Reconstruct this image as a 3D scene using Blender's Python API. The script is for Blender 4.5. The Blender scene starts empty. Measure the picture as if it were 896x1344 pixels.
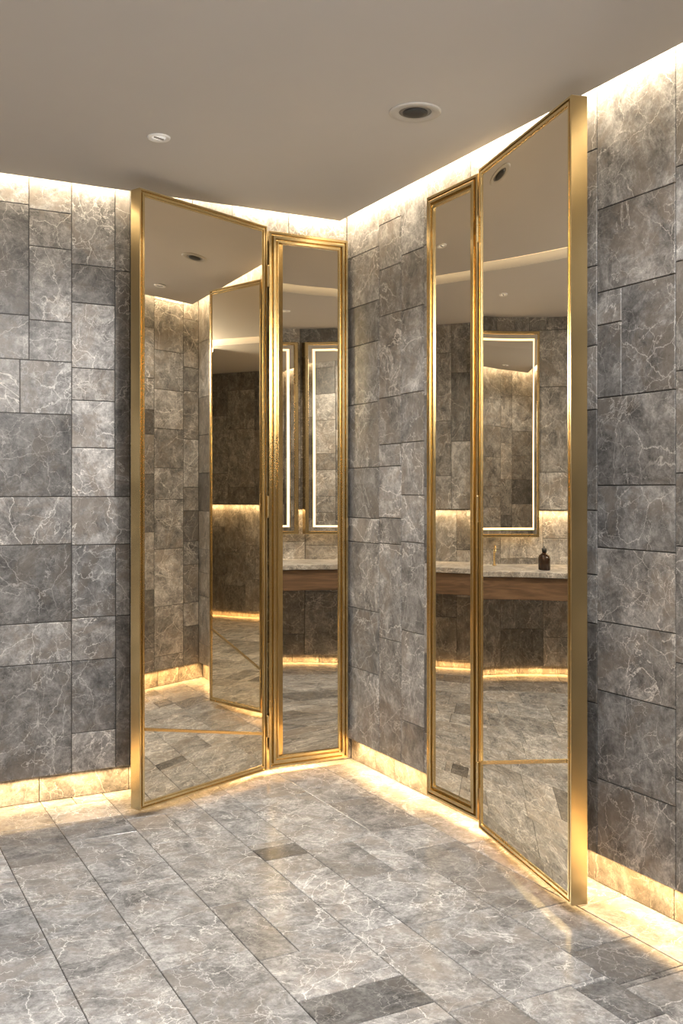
import bpy, bmesh, math, random
from mathutils import Vector, Matrix
random.seed(11)
S = bpy.context.scene
COL = S.collection
F = 1309.0; CX = 448.0; HY = 645.0; CH = 1.3
CAM = Vector((-2.244, -4.232, CH))
FW = Vector((0.4636, 0.886)); RT = Vector((0.886, -0.4637))
ZC = 2.57; ZB = 0.118
try:
    S.view_settings.view_transform = 'Standard'
    S.view_settings.exposure = 0.0
except Exception: pass

# ---------------------------------------------------------------- helpers
def ray(px):
    q = (px - CX) / F
    return FW + RT * q
def onL(px, py):
    d = ray(px); s = -CAM.y / d.y
    return CAM.x + s * d.x, CH - (py - HY) / F * s
def onR(px, py):
    d = ray(px); s = -CAM.x / d.x
    return CAM.y + s * d.y, CH - (py - HY) / F * s
def onF(px, py):
    s = F*CH/(py-HY); d = ray(px)
    return CAM.x + s*d.x, CAM.y + s*d.y

def link(ob, parent=None, mat=None):
    COL.objects.link(ob)
    if parent: ob.parent = parent
    if mat: ob.data.materials.append(mat)
    return ob
def mesh_obj(name, bm, mat=None, parent=None, smooth=False):
    me = bpy.data.meshes.new(name)
    bmesh.ops.recalc_face_normals(bm, faces=bm.faces)
    bm.to_mesh(me); bm.free()
    if smooth:
        for p in me.polygons: p.use_smooth = True
    return link(bpy.data.objects.new(name, me), parent, mat)
def add_box(bm, a, b, M=None):
    x0, y0, z0 = a; x1, y1, z1 = b
    co = [(x0,y0,z0),(x1,y0,z0),(x1,y1,z0),(x0,y1,z0),(x0,y0,z1),(x1,y0,z1),(x1,y1,z1),(x0,y1,z1)]
    v = [bm.verts.new(M @ Vector(c) if M else c) for c in co]
    for f in ((0,3,2,1),(4,5,6,7),(0,1,5,4),(1,2,6,5),(2,3,7,6),(3,0,4,7)):
        bm.faces.new([v[i] for i in f])
def bevel_all(bm, w, seg=2):
    bmesh.ops.bevel(bm, geom=bm.edges[:], offset=w, segments=seg, affect='EDGES', profile=0.5)
def lathe(bm, prof, M=None, n=32):
    rings = []
    for r, z in prof:
        ring = []
        for i in range(n):
            a = 2*math.pi*i/n
            p = Vector((r*math.cos(a), r*math.sin(a), z))
            ring.append(bm.verts.new(M @ p if M else p))
        rings.append(ring)
    for a, b in zip(rings, rings[1:]):
        for i in range(n):
            bm.faces.new((a[i], a[(i+1)%n], b[(i+1)%n], b[i]))
    if prof[0][0] > 1e-5: bm.faces.new(rings[0][::-1])
    if prof[-1][0] > 1e-5: bm.faces.new(rings[-1])
    bmesh.ops.remove_doubles(bm, verts=bm.verts, dist=1e-6)
def struct(ob): ob["kind"] = "structure"; return ob

# ---------------------------------------------------------------- materials
def newmat(name):
    m = bpy.data.materials.new(name); m.use_nodes = True
    nt = m.node_tree; b = nt.nodes["Principled BSDF"]
    return m, nt, b
def ramp(nt, src, stops):
    r = nt.nodes.new("ShaderNodeValToRGB"); e = r.color_ramp.elements
    while len(e) < len(stops): e.new(0.5)
    for i, (p, c) in enumerate(stops):
        e[i].position = p; e[i].color = (c[0], c[1], c[2], 1) if isinstance(c, tuple) else (c, c, c, 1)
    nt.links.new(src, r.inputs[0]); return r.outputs[0]
def noise(nt, vec, scale, detail=6, dist=0.0, rough=0.55):
    n = nt.nodes.new("ShaderNodeTexNoise"); n.inputs["Scale"].default_value = scale
    n.inputs["Detail"].default_value = detail; n.inputs["Distortion"].default_value = dist
    n.inputs["Roughness"].default_value = rough
    nt.links.new(vec, n.inputs["Vector"]); return n
def mix(nt, fac, a, b, mode='MIX'):
    m = nt.nodes.new("ShaderNodeMixRGB"); m.blend_type = mode
    for i, v in enumerate((fac, a, b)):
        if isinstance(v, (int, float)): m.inputs[i].default_value = v if i == 0 else (v, v, v, 1)
        elif isinstance(v, tuple): m.inputs[i].default_value = (*v, 1)
        else: nt.links.new(v, m.inputs[i])
    return m.outputs[0]
def math_(nt, op, a, b=0.0, clamp=False):
    m = nt.nodes.new("ShaderNodeMath"); m.operation = op; m.use_clamp = clamp
    for i, v in enumerate((a, b)):
        if isinstance(v, (int, float)): m.inputs[i].default_value = v
        else: nt.links.new(v, m.inputs[i])
    return m.outputs[0]

def marble(name, dark, mid, light, vein, brown, tlo, thi, rough, veinamt=1.0, joint=(0.05,0.047,0.043), ov=0.65):
    m, nt, b = newmat(name)
    tc = nt.nodes.new("ShaderNodeTexCoord")
    at = nt.nodes.new("ShaderNodeVertexColor"); at.layer_name = "tile"
    sep = nt.nodes.new("ShaderNodeSeparateColor"); nt.links.new(at.outputs[0], sep.inputs[0])
    off = nt.nodes.new("ShaderNodeVectorMath"); off.operation = 'SCALE'
    nt.links.new(at.outputs[0], off.inputs[0]); off.inputs["Scale"].default_value = 17.0
    ad = nt.nodes.new("ShaderNodeVectorMath"); ad.operation = 'ADD'
    nt.links.new(tc.outputs["Object"], ad.inputs[0]); nt.links.new(off.outputs[0], ad.inputs[1])
    v = ad.outputs[0]
    w = noise(nt, v, 6.0, 6, 0.0, 0.6)
    ws = nt.nodes.new("ShaderNodeVectorMath"); ws.operation = 'SCALE'; ws.inputs["Scale"].default_value = 0.13
    nt.links.new(w.outputs["Color"], ws.inputs[0])
    wa = nt.nodes.new("ShaderNodeVectorMath"); wa.operation = 'ADD'
    nt.links.new(v, wa.inputs[0]); nt.links.new(ws.outputs[0], wa.inputs[1]); wv = wa.outputs[0]
    n1 = noise(nt, v, 9.0, 13, 0.5, 0.78)
    base = ramp(nt, n1.outputs["Fac"], [(0.36, dark), (0.5, mid), (0.64, light)])
    nf = noise(nt, v, 70, 8, 0.2, 0.8)
    base = mix(nt, ov, base, ramp(nt, nf.outputs["Fac"], [(0.33, 0.2), (0.67, 0.8)]), 'OVERLAY')
    nb = noise(nt, v, 4.5, 11, 0.6, 0.76)
    bf = ramp(nt, nb.outputs["Fac"], [(0.50, 0.0), (0.57, 0.75)])
    base = mix(nt, bf, base, brown)
    base = mix(nt, 0.35, base, ramp(nt, n1.outputs["Fac"], [(0.36, 0.28), (0.64, 0.72)]), 'SOFT_LIGHT')
    def ridge(scale, width, det, vec, lo=0.45, hi=0.58):
        n = noise(nt, vec, scale, det, 0.6, 0.55)
        a = math_(nt, 'ABSOLUTE', math_(nt, 'SUBTRACT', n.outputs["Fac"], 0.5))
        r = ramp(nt, a, [(0.0, 1.0), (width, 0.0)])
        mk = ramp(nt, noise(nt, vec, scale*0.9+1.7, 3).outputs["Fac"], [(lo, 0.0), (hi, 1.0)])
        return math_(nt, 'MULTIPLY', r, mk)
    def crack(scale, width, lo, hi, amt):
        vo = nt.nodes.new("ShaderNodeTexVoronoi"); vo.feature = 'DISTANCE_TO_EDGE'; vo.inputs["Scale"].default_value = scale
        nt.links.new(wv, vo.inputs["Vector"])
        r = ramp(nt, vo.outputs["Distance"], [(0.0, amt), (width*0.35, amt*0.75), (width, 0.0)])
        mk = ramp(nt, noise(nt, v, scale*0.5+1.3, 4).outputs["Fac"], [(lo, 0.0), (hi, 1.0)])
        return math_(nt, 'MULTIPLY', r, mk)
    vv = crack(3.9, 0.0055, 0.41, 0.52, 1.0)
    vv = math_(nt, 'MAXIMUM', vv, crack(10.0, 0.010, 0.46, 0.56, 0.85))
    vv = math_(nt, 'MAXIMUM', vv, crack(23.0, 0.018, 0.48, 0.58, 0.6))
    vv = math_(nt, 'MAXIMUM', vv, math_(nt, 'MULTIPLY', ridge(2.6, 0.0025, 7, v, 0.40, 0.52), 0.9))
    vv = math_(nt, 'MULTIPLY', vv, veinamt, True)
    col = mix(nt, vv, base, vein)
    tone = ramp(nt, sep.outputs[0], [(0.0, tlo), (0.55, (tlo+thi)/2*1.0), (1.0, thi)])
    sc = nt.nodes.new("ShaderNodeVectorMath"); sc.operation = 'MULTIPLY'
    nt.links.new(col, sc.inputs[0]); nt.links.new(tone, sc.inputs[1]); col = sc.outputs[0]
    wt = ramp(nt, sep.outputs[1], [(0.0, (0.99, 0.98, 0.97)), (1.0, (1.0, 0.955, 0.905))])
    col = mix(nt, 1.0, col, wt, 'MULTIPLY')
    col = mix(nt, at.outputs["Alpha"], joint, col)
    nt.links.new(col, b.inputs["Base Color"])
    rr = ramp(nt, nf.outputs["Fac"], [(0.3, rough*0.7), (0.7, rough*1.3)])
    nt.links.new(rr, b.inputs["Roughness"])
    bp = nt.nodes.new("ShaderNodeBump"); bp.inputs["Strength"].default_value = 0.2; bp.inputs["Distance"].default_value = 0.003
    nt.links.new(n1.outputs["Fac"], bp.inputs["Height"]); nt.links.new(bp.outputs[0], b.inputs["Normal"])
    return m
STONE = marble("grey_marble_wall", (0.108,0.106,0.105), (0.232,0.228,0.225), (0.385,0.379,0.373), (0.84,0.825,0.80), (0.198,0.176,0.155), 0.44, 1.52, 0.34, veinamt=0.72)
FLOORM = marble("grey_marble_floor", (0.175,0.176,0.180), (0.315,0.317,0.321), (0.47,0.472,0.475), (0.95,0.948,0.945), (0.28,0.262,0.247), 0.36, 1.3, 0.16, veinamt=0.78, joint=(0.045,0.043,0.041), ov=0.65)

def gold(name, col, r):
    m, nt, b = newmat(name)
    b.inputs["Metallic"].default_value = 1
    tc = nt.nodes.new("ShaderNodeTexCoord")
    n = noise(nt, tc.outputs["Object"], 2.5, 2)
    nt.links.new(ramp(nt, n.outputs["Fac"], [(0.3, r*0.9), (0.7, r*1.1)]), b.inputs["Roughness"])
    nt.links.new(mix(nt, n.outputs["Fac"], tuple(c*0.96 for c in col), col), b.inputs["Base Color"])
    return m
GOLD = gold("brushed_gold", (0.78,0.61,0.325), 0.2); GOLD2 = gold("satin_brass", (0.56,0.43,0.23), 0.26)

def plain(name, col, rough=0.5, metal=0.0, var=0.06):
    m, nt, b = newmat(name)
    tc = nt.nodes.new("ShaderNodeTexCoord")
    n = noise(nt, tc.outputs["Object"], 9, 4)
    nt.links.new(mix(nt, n.outputs["Fac"], tuple(c*(1-var) for c in col), tuple(min(1, c*(1+var)) for c in col)), b.inputs["Base Color"])
    b.inputs["Roughness"].default_value = rough; b.inputs["Metallic"].default_value = metal
    return m
PLASTER = plain("ceiling_paint", (0.55,0.53,0.51), 0.75, var=0.015)
WHITE = plain("white_enamel", (0.85,0.84,0.82), 0.3, var=0.01)
DARK = plain("dark_baffle", (0.03,0.03,0.03), 0.5)
CAPM = plain("glare_blocker_matte", (0.35,0.29,0.2), 0.8)
RINGM = plain("taupe_enamel", (0.50,0.48,0.45), 0.4)
RINGD = plain("taupe_baffle", (0.27,0.255,0.235), 0.5)
BACKP = plain("bronze_back_panel", (0.14,0.115,0.08), 0.6, 0.4)
def emis(name, col, s):
    m, nt, b = newmat(name)
    b.inputs["Base Color"].default_value = (*col, 1)
    b.inputs["Emission Color"].default_value = (*col, 1); b.inputs["Emission Strength"].default_value = s
    return m
LED = emis("warm_led", (1.0,0.80,0.52), 6)
LEDS = emis("soffit_led", (1.0,0.82,0.55), 3.5)
LEDW = emis("mirror_led", (1.0,0.75,0.43), 2.6)
LAMP = emis("lamp_lens", (0.85,0.83,0.8), 0.6)
m, nt, b = newmat("walnut_wood"); WOOD = m
tc = nt.nodes.new("ShaderNodeTexCoord"); mp = nt.nodes.new("ShaderNodeMapping"); mp.inputs["Scale"].default_value = (12, 1.2, 14)
nt.links.new(tc.outputs["Object"], mp.inputs[0])
n = noise(nt, mp.outputs[0], 3, 7, 0.6)
nt.links.new(ramp(nt, n.outputs["Fac"], [(0.3,(0.085,0.049,0.027)),(0.6,(0.18,0.108,0.062)),(0.8,(0.26,0.165,0.097))]), b.inputs["Base Color"])
b.inputs["Roughness"].default_value = 0.45

def mirror(name, N=None, tint=(0.90,0.80,0.635), zfun=None):
    """silvered bronze glass; N turns the shading normal to steer the reflection while the pane stays flat, zfun=(axis,c0,c1,u0,u1) tips that normal slightly with height"""
    m, nt, b = newmat(name)
    b.inputs["Metallic"].default_value = 1; b.inputs["Roughness"].default_value = 0.0
    tc = nt.nodes.new("ShaderNodeTexCoord"); n = noise(nt, tc.outputs["Object"], 2, 2)
    nt.links.new(mix(nt, n.outputs["Fac"], tint, tuple(c*0.98 for c in tint)), b.inputs["Base Color"])
    if N:
        c = nt.nodes.new("ShaderNodeCombineXYZ")
        for i in range(3): c.inputs[i].default_value = N[i]
        ge = nt.nodes.new("ShaderNodeNewGeometry")
        if zfun:
            ax, c0, c1, u0, u1 = zfun
            sp = nt.nodes.new("ShaderNodeSeparateXYZ"); nt.links.new(ge.outputs["Position"], sp.inputs[0])
            mr = nt.nodes.new("ShaderNodeMapRange"); mr.inputs[1].default_value = u0; mr.inputs[2].default_value = u1
            mr.inputs[3].default_value = c0; mr.inputs[4].default_value = c1
            nt.links.new(sp.outputs[ax], mr.inputs[0])
            zz = math_(nt, 'SUBTRACT', sp.outputs[2], CH)
            nt.links.new(math_(nt, 'MULTIPLY', zz, mr.outputs[0]), c.inputs[2])
        dp = nt.nodes.new("ShaderNodeVectorMath"); dp.operation = 'DOT_PRODUCT'
        nt.links.new(ge.outputs["Incoming"], dp.inputs[0]); nt.links.new(c.outputs[0], dp.inputs[1])
        f = math_(nt, 'GREATER_THAN', dp.outputs["Value"], 0.15)
        mx = nt.nodes.new("ShaderNodeMix"); mx.data_type = 'VECTOR'
        nt.links.new(f, mx.inputs[0]); nt.links.new(ge.outputs["True Normal"], mx.inputs[4]); nt.links.new(c.outputs[0], mx.inputs[5])
        nt.links.new(mx.outputs[1], b.inputs["Normal"])  # reflection direction is put into the material, not the pane's angle
    return m
def ang(a): a = math.radians(a); return (-math.cos(a), -math.sin(a), 0.0)
MIR_A = mirror("mirror_glass_a", (-0.016,-1.0,0.0))
MIR_B = mirror("mirror_glass_b", ang(44.85), zfun=(0,-0.0093,-0.0256,-0.383,-0.084))
MIR_C = mirror("mirror_glass_c", ang(25.5), zfun=(1,0.0,0.008,-0.80,-1.10))
MIR_D = mirror("mirror_glass_d", ang(31.15), zfun=(1,0.0,0.044,-1.18,-1.86))
MIR_V = mirror("mirror_glass_v", None, (0.88,0.85,0.80))

# ---------------------------------------------------------------- tiled surfaces
def tiled(name, O, U, N, W, rects, back, mat, joint=0.0016, tones=None):
    O, U, N, W = Vector(O), Vector(U), Vector(N), Vector(W)
    bm = bmesh.new(); cl = bm.loops.layers.float_color.new("tile")
    def P(u, w, n): return O + U*u + W*w + N*n
    def setc(f, c):
        for l in f.loops: l[cl] = c
    for (u0,u1,w0,w1,d) in back:
        vs = [bm.verts.new(P(u,w,n)) for n in (-0.004,-d) for (u,w) in ((u0,w0),(u1,w0),(u1,w1),(u0,w1))]
        for f in ((0,1,2,3),(7,6,5,4),(0,4,5,1),(1,5,6,2),(2,6,7,3),(3,7,4,0)):
            setc(bm.faces.new([vs[i] for i in f]), (0.5,0.5,0.5,0.0))
    for r in rects:
        u0,u1,w0,w1 = r[:4]
        t = r[4] if len(r) > 4 else min(1, max(0, random.gauss(0.5, 0.24)))
        c = (t, random.random(), random.random(), 1.0)
        j = joint; k = j + 0.0015
        fr = [bm.verts.new(P(u,w,0)) for (u,w) in ((u0+k,w0+k),(u1-k,w0+k),(u1-k,w1-k),(u0+k,w1-k))]
        sd = [bm.verts.new(P(u,w,-0.0015)) for (u,w) in ((u0+j,w0+j),(u1-j,w0+j),(u1-j,w1-j),(u0+j,w1-j))]
        bk = [bm.verts.new(P(u,w,-0.006)) for (u,w) in ((u0+j,w0+j),(u1-j,w0+j),(u1-j,w1-j),(u0+j,w1-j))]
        setc(bm.faces.new(fr), c)
        for i in range(4):
            i2 = (i+1) % 4
            setc(bm.faces.new((fr[i],sd[i],sd[i2],fr[i2])), c)
            setc(bm.faces.new((sd[i],bk[i],bk[i2],sd[i2])), c)
    ob = mesh_obj(name, bm, mat); struct(ob); return ob
def cols(u0, u1, w0, w1, widths, heights):
    out = []; u = u0
    while u < u1 - 1e-4:
        wd = random.choice(widths); 
        if u1 - (u+wd) < min(widths)*0.5: wd = u1 - u
        wd = min(wd, u1-u); w = w0; first = True
        while w < w1 - 1e-4:
            h = random.choice(heights) * (random.uniform(0.4, 1) if first else 1); first = False
            if w1 - (w+h) < min(heights)*0.5: h = w1 - w
            h = min(h, w1-w); out.append((u, u+wd, w, w+h)); w += h
        u += wd
    return out
ZT = 2.8
WID = [0.19,0.24,0.28]; HEI = [0.16,0.21,0.26,0.33,0.38]
tl = []
def L(a, b_, t, bt, tone=None, mid=None):
    x0, _ = onL(a, t); x1, _ = onL(b_, t); mid = mid or (a+b_)/2
    z1 = onL(mid, t)[1]; z0 = onL(mid, bt)[1] if bt else ZB
    if t == 0: z1 = ZT
    tl.append((x0, x1, z0, z1, tone))
def column(fn, a, b_, ys, tones, mid=None):
    for i in range(len(ys)-1):
        fn(a, b_, ys[i], ys[i+1], tones[i % len(tones)], mid)
column(L, -45, 38, [0,270,415,473], [0.75,0.28,0.6], 47)
column(L, 38, 94, [0,275,323,420,473], [0.75,0.5,0.68,0.55], 47)
column(L, -45, 26, [473,543], [0.64], 47); column(L, 26, 94, [473,543], [0.55], 47)
column(L, -45, 94, [543,652,715,818,872,None], [0.12,0.62,0.14,0.58,0.32], 47)
column(L, 94, 151, [0,349,399,484,526,588,652], [0.6,0.18,0.8,0.65,0.9,1.0], 122)
column(L, 151, 171, [0,352,652], [0.5,0.4], 122)
column(L, 94, 171, [652,715], [0.8], 122)
column(L, 94, 152, [715,810,866,960,None], [0.42,0.82,0.36,0.82], 122)
column(L, 152, 171, [715,810,None], [0.65,0.3], 122)
xl = onL(-45, 500)[0]; xr = onL(171, 500)[0]
tl += cols(-3.3, xl, ZB, ZT, WID, HEI) + cols(xr, 0.0, ZB, ZT, WID, HEI)
tiled("wall_left", (0,0,0), (1,0,0), (0,-1,0), (0,0,1), tl, [(-3.42,0.12,ZB,ZT,0.12)], STONE)
YR = -2.8; XS = -0.62
tr = []
def R(a, b_, t, bt, tone=None, mid=None):
    y0, _ = onR(b_, 500); y1, _ = onR(a, 500); mid = mid or (a+b_)/2
    z1 = onR(mid, t)[1] if t else ZT; z0 = onR(mid, bt)[1] if bt else ZB
    if a <= 456: y1 = 0.0
    tr.append((y0, y1, z0, z1, tone))
column(R, 456, 497, [0,332,400,452,530,614,680,712,800,880,None], [0.75,0.6,0.36,0.5,0.42,0.3,0.6,0.5,0.38,0.6])
column(R, 497, 526, [0,290,350,412,521,583,612,680,714,840,None], [0.75,0.6,0.4,0.55,0.36,0.5,0.75,0.3,0.55,0.42])
column(R, 526, 556, [0,330,404,515,580,650,712,830,950,None], [0.7,0.36,0.6,0.3,0.5,0.7,0.4,0.62,0.5])
column(R, 783, 886, [0,258,372], [0.6,0.48], 834); column(R, 783, 815, [372,417], [0.65], 834); column(R,815,886,[372,517],[0.32], 834)
column(R, 783, 815, [417,517], [0.4], 834)
column(R, 783, 886, [517,637,722,823,918,1040,None], [0.5,0.65,0.95,0.85,0.68,0.75], 834)
column(R, 886, 990, [0,200,330,480,620,720,880,1040,None], [0.6,0.5,0.4,0.55,0.55,0.75,0.6,0.7])
ya = onR(556,500)[0]; yb = onR(783,500)[0]; yc = onR(990,500)[0]
tr += cols(yb, ya, ZB, ZT, WID, HEI) + (cols(YR, yc, ZB, ZT, WID, HEI) if yc > YR else [])
tr = [t for t in tr if t[1] > YR]
tr = [(max(t[0],YR),)+t[1:] for t in tr]
tiled("wall_right", (0,0,0), (0,1,0), (-1,0,0), (0,0,1), tr, [(YR-0.12,0.0,ZB,ZT,0.12)], STONE)
tiled("wall_rear", (0,YR,0), (1,0,0), (0,1,0), (0,0,1), cols(XS+0.008,0,ZB,ZT,WID,HEI), [(XS+0.008,0.0,ZB,ZT,0.12)], STONE)
tiled("wall_side", (XS,0,0), (0,1,0), (-1,0,0), (0,0,1), cols(-5.2,YR,0,ZT,WID,HEI), [(-5.32,YR-0.006,0,ZT,0.12)], STONE)
tiled("wall_back", (0,-5.2,0), (1,0,0), (0,1,0), (0,0,1), cols(-3.3,XS,0,ZT,WID,HEI), [(-3.42,XS,0,ZT,0.12)], STONE)
VX = -3.3; ZS = 1.17; ZV = 0.06
tiled("wall_vanity", (VX,0,0), (0,1,0), (1,0,0), (0,0,1), cols(-5.2,0,ZS,ZT,[0.35,0.45],[0.4,0.5,0.6]), [(-5.2,0.0,ZS,ZT,0.12)], STONE)
tiled("wall_vanity_lower", (VX-0.05,0,0), (0,1,0), (1,0,0), (0,0,1), cols(-5.2,0,ZV,ZS,[0.35,0.45],[0.35,0.5]), [(-5.2,0.0,ZV,ZS,0.07)], STONE)
RC = 0.05
BB = STONE
HB = [0.2]
def brects(u0,u1,h=ZB): return [r[:4]+(random.uniform(0.3,0.6),) for r in cols(u0,u1,0,h,[0.17,0.28,0.38],HB)]
tiled("baseboard_left", (0,RC,0), (1,0,0), (0,-1,0), (0,0,1), brects(-3.3,RC), [(-3.4,RC,0,ZB,0.07)], BB)
tiled("baseboard_right", (RC,0,0), (0,1,0), (-1,0,0), (0,0,1), brects(YR-RC,RC), [(YR-RC,RC,0,ZB,0.07)], BB)
tiled("baseboard_rear", (0,YR-RC,0), (1,0,0), (0,1,0), (0,0,1), brects(XS+0.01,RC), [(XS+0.01,RC,0,ZB,0.06)], BB)
tiled("baseboard_vanity", (VX-0.08,0,0), (0,1,0), (1,0,0), (0,0,1), brects(-5.2,0,ZV), [(-5.2,0.0,0,ZV,0.04)], BB)
def strips():
    out = []; x = 0.06
    rnd = random.Random(8)
    while x > -3.42:
        w = rnd.choice([0.17,0.2,0.235,0.26,0.31]); x0 = max(-3.42, x-w); y = 0.06; first = True
        while y > -5.25:
            l = rnd.choice([0.22,0.32,0.40,0.5,0.62]) * (rnd.uniform(0.3,1) if first else 1); first = False
            y0 = max(-5.25, y-l)
            def tone(): return rnd.choice([0.5,0.62,0.7,0.78,0.86,0.7,0.36])
            if w > 0.25 and rnd.random() < 0.4 and l < 0.45:
                xm = x0 + (x-x0)*rnd.choice([0.5,0.4,0.62])
                out.append((x0, xm, y0, y, tone())); out.append((xm, x, y0, y, tone()))
            else: out.append((x0, x, y0, y, tone()))
            y = y0
        x = x0
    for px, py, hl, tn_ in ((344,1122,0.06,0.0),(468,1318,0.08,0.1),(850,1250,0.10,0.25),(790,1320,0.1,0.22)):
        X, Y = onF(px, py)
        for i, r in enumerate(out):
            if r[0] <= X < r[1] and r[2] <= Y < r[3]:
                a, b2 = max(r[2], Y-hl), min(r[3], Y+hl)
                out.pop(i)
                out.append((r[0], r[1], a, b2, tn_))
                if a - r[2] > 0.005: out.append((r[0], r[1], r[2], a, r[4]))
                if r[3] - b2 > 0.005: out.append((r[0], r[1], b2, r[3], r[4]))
                break
    return out
tiled("floor", (0,0,0), (1,0,0), (0,0,1), (0,1,0), strips(), [(-3.45,0.12,-5.3,0.12,0.1)], FLOORM, joint=0.0012)
bm = bmesh.new()
g = 0.08; XE = -1.86; GE = 0.035
add_box(bm, (XE,YR+g,ZC), (-g,-g,ZC+0.05))
add_box(bm, (XE,-5.2,ZC), (XS-g,YR+g,ZC+0.05))
add_box(bm, (-3.42,-5.32,ZT), (0.12,0.12,ZT+0.08))
struct(mesh_obj("ceiling", bm, PLASTER))
SOF = plain("soffit_paint",(0.60,0.58,0.56),0.7,var=0.02)
bm = bmesh.new(); add_box(bm, (VX,-5.2,2.525), (XE-GE,0,ZT))
struct(mesh_obj("ceiling_soffit", bm, SOF))

# ---------------------------------------------------------------- led strips + light
def area(loc, rot, sx, sy, e, col=(1,0.77,0.5), spread=180):
    l = bpy.data.lights.new("area", 'AREA'); l.shape = 'RECTANGLE'; l.size = sx; l.size_y = sy; l.energy = e; l.color = col
    l.spread = math.radians(spread)
    o = bpy.data.objects.new("led_or_fill_light", l); o.location = loc; o.rotation_euler = rot; COL.objects.link(o); return o
tn = [0]
def strip(a, b_, mat=LED):
    tn[0] += 1; bm = bmesh.new(); add_box(bm, a, b_); return struct(mesh_obj("trim_%d" % tn[0], bm, mat))
R_ = math.radians
ECO = 5.2; EBA = 5.6
COV = (1,0.82,0.57); BAS = (1,0.62,0.26)
def coveX(x0, x1, y, e, tilt=0):
    area(((x0+x1)/2, y, ZC+0.08), (R_(tilt),0,0), x1-x0, 0.03, e*(x1-x0), COV, 120)
def coveY(y0, y1, x, e, tilt=0):
    area((x, (y0+y1)/2, ZC+0.08), (0,R_(tilt),0), 0.03, y1-y0, e*(y1-y0), COV, 120)
coveX(XE,-0.03,-0.05,ECO,42)
coveY(YR+0.03,-0.03,-0.05,ECO,-42)
coveX(XS,-0.05,YR+0.05,ECO,-42)
strip((XE,-0.079,ZC+0.05),(-g,-0.071,ZC+0.056))
strip((-0.079,YR+g,ZC+0.05),(-0.071,-g,ZC+0.056))
strip((XE-0.010,-5.2,ZC+0.002),(XE-0.001,-0.05,ZC+0.012), LEDS)
def baseX(x0,x1,y,e,tilt):
    area(((x0+x1)/2, y, ZB-0.008), (R_(tilt),0,0), x1-x0, 0.03, e*(x1-x0), BAS, 135)
def baseY(y0,y1,x,e,tilt,z=ZB):
    area((x,(y0+y1)/2, z-0.008), (0,R_(tilt),0), 0.03, y1-y0, e*(y1-y0), BAS, 135)
baseX(-3.3,-0.03,0.022,EBA,-4)
baseY(YR,-0.03,0.022,EBA,4)
baseX(XS,0.0,YR-0.022,EBA*0.8,0)
baseY(-5.1,-0.05,VX-0.055,EBA*0.7,-8,ZV)
area((VX-0.02,-2.6,ZS-0.006),(0,0,0),0.02,5.0,20,(1,0.78,0.5))

# ---------------------------------------------------------------- mirrored panels
def frame_mesh(name, w, h, prof, mat, parent):
    bm = bmesh.new(); loops = []
    for i, d in prof:
        loops.append([bm.verts.new(c) for c in ((i,d,i),(w-i,d,i),(w-i,d,h-i),(i,d,h-i))])
    loops.append(loops[0])
    for a, b_ in zip(loops, loops[1:]):
        for k in range(4):
            bm.faces.new((a[k],a[(k+1)%4],b_[(k+1)%4],b_[k]))
    return mesh_obj(name, bm, mat, parent)
def panel(name, p0, p1, zb, zt, th, prof, pin, pd, glass, label, cat):
    p0 = Vector((*p0, zb)); p1 = Vector((*p1, zb))
    u = (p1-p0); w = u.length; u.normalize()
    n = Vector((-u.y, u.x, 0))
    if n.dot(CAM - p0) < 0: n = -n
    if u.cross(n).z < 0:
        p0, p1 = p1, p0; u = -u
    e = bpy.data.objects.new(name, None); e.empty_display_size = 0.1
    M = Matrix(((u.x,n.x,0,p0.x),(u.y,n.y,0,p0.y),(0,0,1,zb),(0,0,0,1)))
    COL.objects.link(e); e.matrix_world = M
    e["label"] = label; e["category"] = cat
    h = zt - zb
    frame_mesh("frame", w, h, prof, GOLD, e)
    bm = bmesh.new(); add_box(bm, (pin,pd-0.004,pin), (w-pin,pd,h-pin))
    mesh_obj("mirror_pane", bm, glass, e)
    bm = bmesh.new(); add_box(bm, (0.004,-th+0.001,0.004), (w-0.004,-th+0.006,h-0.004))
    mesh_obj("back_panel", bm, BACKP, e)
    bm = bmesh.new(); add_box(bm, (0.001,-th+0.001,h-0.001), (w-0.001,-0.002,h+0.002))
    mesh_obj("glare_blocker", bm, CAPM, e)  # matte strip added so the gold top edge doesn't bounce cove light
    return e, w, h, M
leafprof = [(0.0,-0.055),(0,-0.001),(0.001,0),(0.007,0),(0.008,-0.008),(0.013,-0.008),(0.014,0),(0.022,0),(0.023,-0.005),(0.029,-0.005),(0.030,-0.010),(0.030,-0.055)]
fixprof = [(0.0,-0.04),(0,-0.001),(0.001,0),(0.010,0),(0.012,-0.012),(0.018,-0.012),(0.020,0.005),(0.022,0.006),(0.031,0.006),(0.033,0.004),(0.035,-0.009),(0.041,-0.009),(0.042,-0.001),(0.048,-0.001),(0.050,-0.015),(0.050,-0.04)]
A0=(-0.437,-0.05); A1=(-1.116,-0.348)
D1=(-0.213,-1.860)
eA,wA,hA,MA = panel("mirrored_door", A0, A1, 0.03, 2.507, 0.055, leafprof, 0.028, -0.006, MIR_A,
    "tall mirrored door leaf in thin gold frame reflecting stone walls", "mirrored door")
eD,wD,hD,MD = panel("mirrored_door", (-0.05,-1.15), D1, 0.035, 2.51, 0.055, leafprof, 0.028, -0.006, MIR_D,
    "tall mirrored door leaf with wide gold edge reflecting the vanity", "mirrored door")
eB,wB,hB,MB = panel("mirrored_side_panel", (-0.425,-0.045), (-0.018,-0.045), 0.035, 2.49, 0.04, fixprof, 0.047, -0.012, MIR_B,
    "narrow mirror panel in stepped gold frame at the room corner", "mirror panel")
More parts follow.
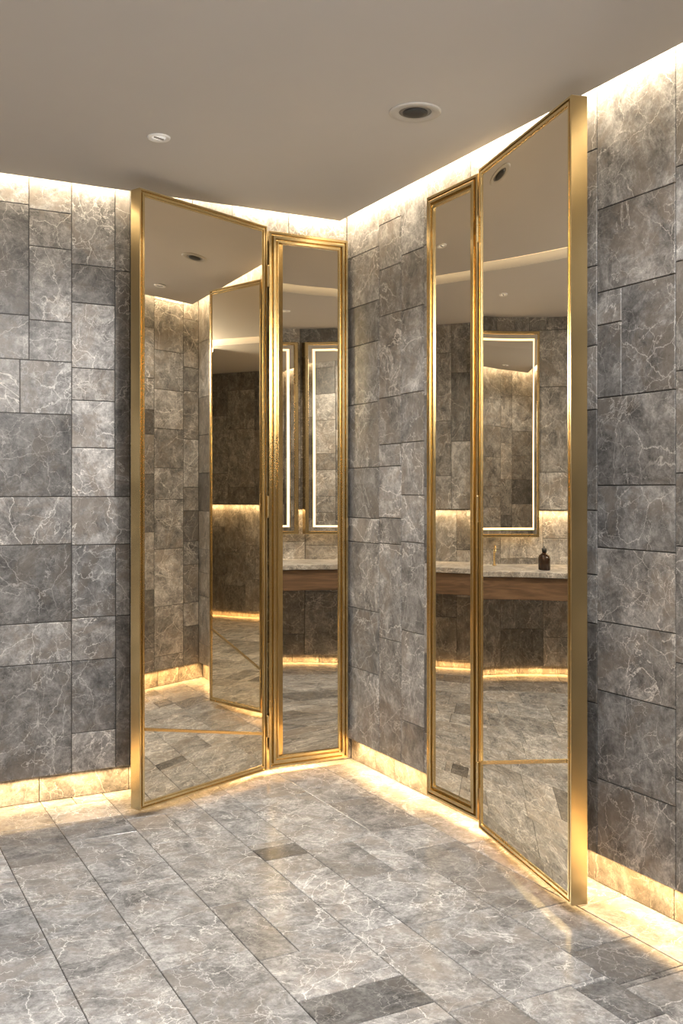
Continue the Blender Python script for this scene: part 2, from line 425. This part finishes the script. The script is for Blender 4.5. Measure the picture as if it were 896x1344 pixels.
eC,wC,hC,MC = panel("mirrored_side_panel", (-0.045,-1.135), (-0.045,-0.78), 0.06, 2.50, 0.04, fixprof, 0.047, -0.012, MIR_C,
    "narrow gold-framed mirror panel between stone wall and open door", "mirror panel")
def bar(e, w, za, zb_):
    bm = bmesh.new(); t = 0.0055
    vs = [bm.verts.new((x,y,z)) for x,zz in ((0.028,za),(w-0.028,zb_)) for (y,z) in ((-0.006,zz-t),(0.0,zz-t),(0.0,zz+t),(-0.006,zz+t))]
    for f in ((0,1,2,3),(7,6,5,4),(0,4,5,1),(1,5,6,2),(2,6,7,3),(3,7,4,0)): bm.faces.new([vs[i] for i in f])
    mesh_obj("reflected_line_bar", bm, GOLD2, e)  # gold bar added on the pane to imitate a reflected line
def fwd(p): return (Vector((p.x,p.y))-Vector((CAM.x,CAM.y))).dot(FW)
def lat(p): return (Vector((p.x,p.y))-Vector((CAM.x,CAM.y))).dot(RT)/fwd(p)
def zat(M, x, py):
    p = M @ Vector((x,0,0)); return CH - (py-HY)/F*fwd(p) - M.translation.z
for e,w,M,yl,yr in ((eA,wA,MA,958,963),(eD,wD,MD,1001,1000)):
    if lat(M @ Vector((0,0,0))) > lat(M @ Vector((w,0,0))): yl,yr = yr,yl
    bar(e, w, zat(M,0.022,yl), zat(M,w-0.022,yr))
def hinges(e, M, x, zs):
    for z in zs:
        bm = bmesh.new()
        T = Matrix.Translation((x,0.004,z))
        lathe(bm, [(0,-0.05),(0.004,-0.05),(0.006,-0.047),(0.006,-0.016),(0.0052,-0.015),(0.006,-0.014),(0.006,0.014),(0.0052,0.015),(0.006,0.016),(0.006,0.047),(0.004,0.05),(0,0.05)], T, 16)
        mesh_obj("hinge", bm, GOLD, e)
def localx(M, pt): return (M.inverted() @ Vector((*pt,0.0))).x
hinges(eA, MA, localx(MA,A0), (0.2,1.2,2.25))
hinges(eD, MD, localx(MD,(-0.05,-1.15)), (0.2,1.2,2.25))

# ---------------------------------------------------------------- downlights
def downlight(x, y, r, label, z=ZC, recess=False):
    e = bpy.data.objects.new("recessed_downlight", None); e.location = (x,y,z); COL.objects.link(e)
    e["label"] = label; e["category"] = "ceiling light"
    e["group"] = "recessed ceiling downlights"
    bm = bmesh.new()
    lathe(bm, [(r*0.62,-0.001),(r*0.66,-0.004),(r*0.95,-0.006),(r,-0.003),(r,0.0),(r*0.62,0.0)], None, 48)
    for f in [f for f in bm.faces if len(f.verts) > 4]: bm.faces.remove(f)
    mesh_obj("trim_ring", bm, RINGM if recess else WHITE, e, True)
    bm = bmesh.new()
    lathe(bm, [(r*0.64,-0.001),(r*0.5,-0.0015),(r*0.3,-0.002),(0,-0.0022)], None, 48)
    mesh_obj("baffle" if recess else "lens", bm, RINGD if recess else LAMP, e, True)
    if recess:
        bm = bmesh.new(); lathe(bm, [(r*0.48,-0.002),(r*0.48,-0.006),(r*0.3,-0.009),(0,-0.010)], None, 32)
        mesh_obj("lamp_bulb", bm, DARK, e, True)
    else:
        bm = bmesh.new(); add_box(bm, (-r*0.5,-r*0.09,-0.006), (r*0.5,r*0.09,-0.002), Matrix.Rotation(R_(20),4,'Z'))
        mesh_obj("louvre", bm, RINGD, e)
    return e
def spot(x, y, z, e, size=110, blend=0.8, rad=0.03, col=(1,0.97,0.935)):
    l = bpy.data.lights.new("spot", 'SPOT'); l.energy = e; l.spot_size = R_(size); l.spot_blend = blend; l.shadow_soft_size = rad; l.color = col
    o = bpy.data.objects.new("downlight_beam", l); o.location = (x,y,z)
    COL.objects.link(o)
downlight(-0.478,-1.389,0.087,"large round recessed ceiling spotlight with dark centre", recess=True)
downlight(-1.166,-0.760,0.041,"small round white ceiling downlight with a dark slot")
downlight(-2.55,-1.75,0.045,"small white downlight in the soffit above the vanity", z=2.525)
downlight(-2.55,-1.0,0.045,"small white downlight in the soffit above the vanity", z=2.525)
downlight(-0.45,-2.35,0.042,"small round white ceiling downlight with a dark slot")
spot(-0.478,-1.389,ZC-0.04,60, 138)
spot(-1.166,-0.760,ZC-0.03,68, 140)
spot(-0.45,-2.35,ZC-0.03,38, 140)
spot(-2.55,-1.75,2.49,54,140); spot(-2.55,-1.0,2.49,44,140)
area((-1.5,-3.9,2.5),(R_(50),0,R_(-24)),1.1,1.1,122,(1,0.985,0.965))  # unseen fill light added under the rear ceiling, without a fitting

# ---------------------------------------------------------------- vanity
ZK = 0.785
bm = bmesh.new(); add_box(bm, (VX-0.045,-3.6,ZK-0.035), (-2.75,-0.25,ZK)); bevel_all(bm, 0.003)
cl = bm.loops.layers.float_color.new("tile")
for f in bm.faces:
    for l in f.loops: l[cl] = (0.9,0.5,0.3,1)
o = mesh_obj("vanity_countertop", bm, STONE); o["label"] = "long grey marble vanity countertop above walnut drawers"; o["category"] = "countertop"
e = bpy.data.objects.new("vanity_cabinet", None); e.location = (VX,-1.9,ZK-0.185); COL.objects.link(e)
e["label"] = "floating walnut vanity cabinet below a marble countertop"; e["category"] = "cabinet"
bm = bmesh.new(); add_box(bm, (-0.046,-1.68,0.0), (0.5,1.63,0.15)); mesh_obj("body", bm, WOOD, e)
for a, c2 in ((-1.68,-0.72),(-0.72,1.63)):
    bm = bmesh.new(); add_box(bm, (0.5,a+0.002,0.003), (0.52,c2-0.002,0.146)); bevel_all(bm,0.002,1)
    mesh_obj("drawer_front", bm, WOOD, e)
def vmirror(y0, y1, z0, z1):
    e = bpy.data.objects.new("vanity_mirror", None); e.location = (VX, y1, z0); COL.objects.link(e)
    e.rotation_euler = (0,0,R_(-90))
    e["label"] = "tall backlit vanity mirror with bronze frame and warm light border"; e["category"] = "mirror"; e["group"] = "backlit vanity mirrors"
    w = y1-y0; h = z1-z0
    prof = [(0,0.0),(0,0.035),(0.003,0.038),(0.020,0.038),(0.023,0.034),(0.023,0.0)]
    frame_mesh("frame", w, h, prof, GOLD2, e)
    bm = bmesh.new(); add_box(bm, (0.020,0.026,0.020), (w-0.020,0.030,h-0.020)); mesh_obj("mirror_pane", bm, MIR_V, e)
    i = 0.052
    frame_mesh("led_border", w, h, [(i,0.0305),(i,0.032),(i+0.014,0.032),(i+0.014,0.0305)], LEDW, e)
vmirror(-1.42,-0.85,0.98,2.42)
vmirror(-2.25,-1.46,0.98,2.42)
vmirror(-3.45,-2.75,0.98,2.42)
def bottle(x, y, z):
    e = bpy.data.objects.new("soap_bottle", None); e.location = (x,y,z); COL.objects.link(e)
    e["label"] = "small dark amber glass soap bottle on the marble countertop"; e["category"] = "bottle"
    gl = plain("amber_glass_bottle", (0.03,0.015,0.008), 0.1)
    bm = bmesh.new(); lathe(bm, [(0,0),(0.052,0),(0.056,0.004),(0.056,0.080),(0.050,0.095),(0.028,0.106),(0.020,0.110),(0.020,0.122),(0,0.122)]); mesh_obj("body", bm, gl, e, True)
    bm = bmesh.new(); lathe(bm, [(0,0.120),(0.023,0.120),(0.023,0.140),(0.020,0.143),(0.005,0.144),(0.005,0.156),(0,0.156)]); mesh_obj("cap", bm, DARK, e, True)
bottle(-2.93,-2.23,ZK)
for fy in (-1.15,-1.76):
    e = bpy.data.objects.new("faucet", None); e.location = (VX+0.06,fy,ZK); COL.objects.link(e)
    e["label"] = "brushed gold basin faucet on the marble countertop"; e["category"] = "faucet"; e["group"] = "basin faucets"
    bm = bmesh.new(); lathe(bm, [(0,0),(0.022,0),(0.022,0.006),(0.012,0.010),(0.010,0.10),(0,0.102)]); mesh_obj("base", bm, GOLD, e, True)
    bm = bmesh.new(); prev = None
    for k in range(13):
        t = k/12; a = math.pi*(1-t)
        c = Vector((0.05+0.05*math.cos(a), 0, 0.095+0.045*math.sin(a)))
        d = Vector((0.05*math.sin(a), 0, -0.045*math.cos(a))).normalized()
        s1 = Vector((0,1,0)); s2 = d.cross(s1)
        ring = [bm.verts.new(c + (s1*math.cos(q)+s2*math.sin(q))*0.008) for q in [2*math.pi*j/14 for j in range(14)]]
        if prev:
            for j in range(14): bm.faces.new((prev[j],prev[(j+1)%14],ring[(j+1)%14],ring[j]))
        else: bm.faces.new(ring)
        prev = ring
    bm.faces.new(prev[::-1])
    mesh_obj("spout", bm, GOLD, e, True)

# ---------------------------------------------------------------- camera / world
cd = bpy.data.cameras.new("camera"); co = bpy.data.objects.new("camera", cd); COL.objects.link(co)
co.location = CAM; co.rotation_euler = (R_(90),0,-math.atan2(FW.x,FW.y))
cd.sensor_fit = 'VERTICAL'; cd.sensor_height = 36; cd.lens = F/1344*36; cd.shift_y = -(672-HY)/1344
cd.clip_start = 0.05
S.camera = co
w = bpy.data.worlds.new("world"); S.world = w; w.use_nodes = True
w.node_tree.nodes["Background"].inputs[0].default_value = (0.05,0.045,0.04,1)
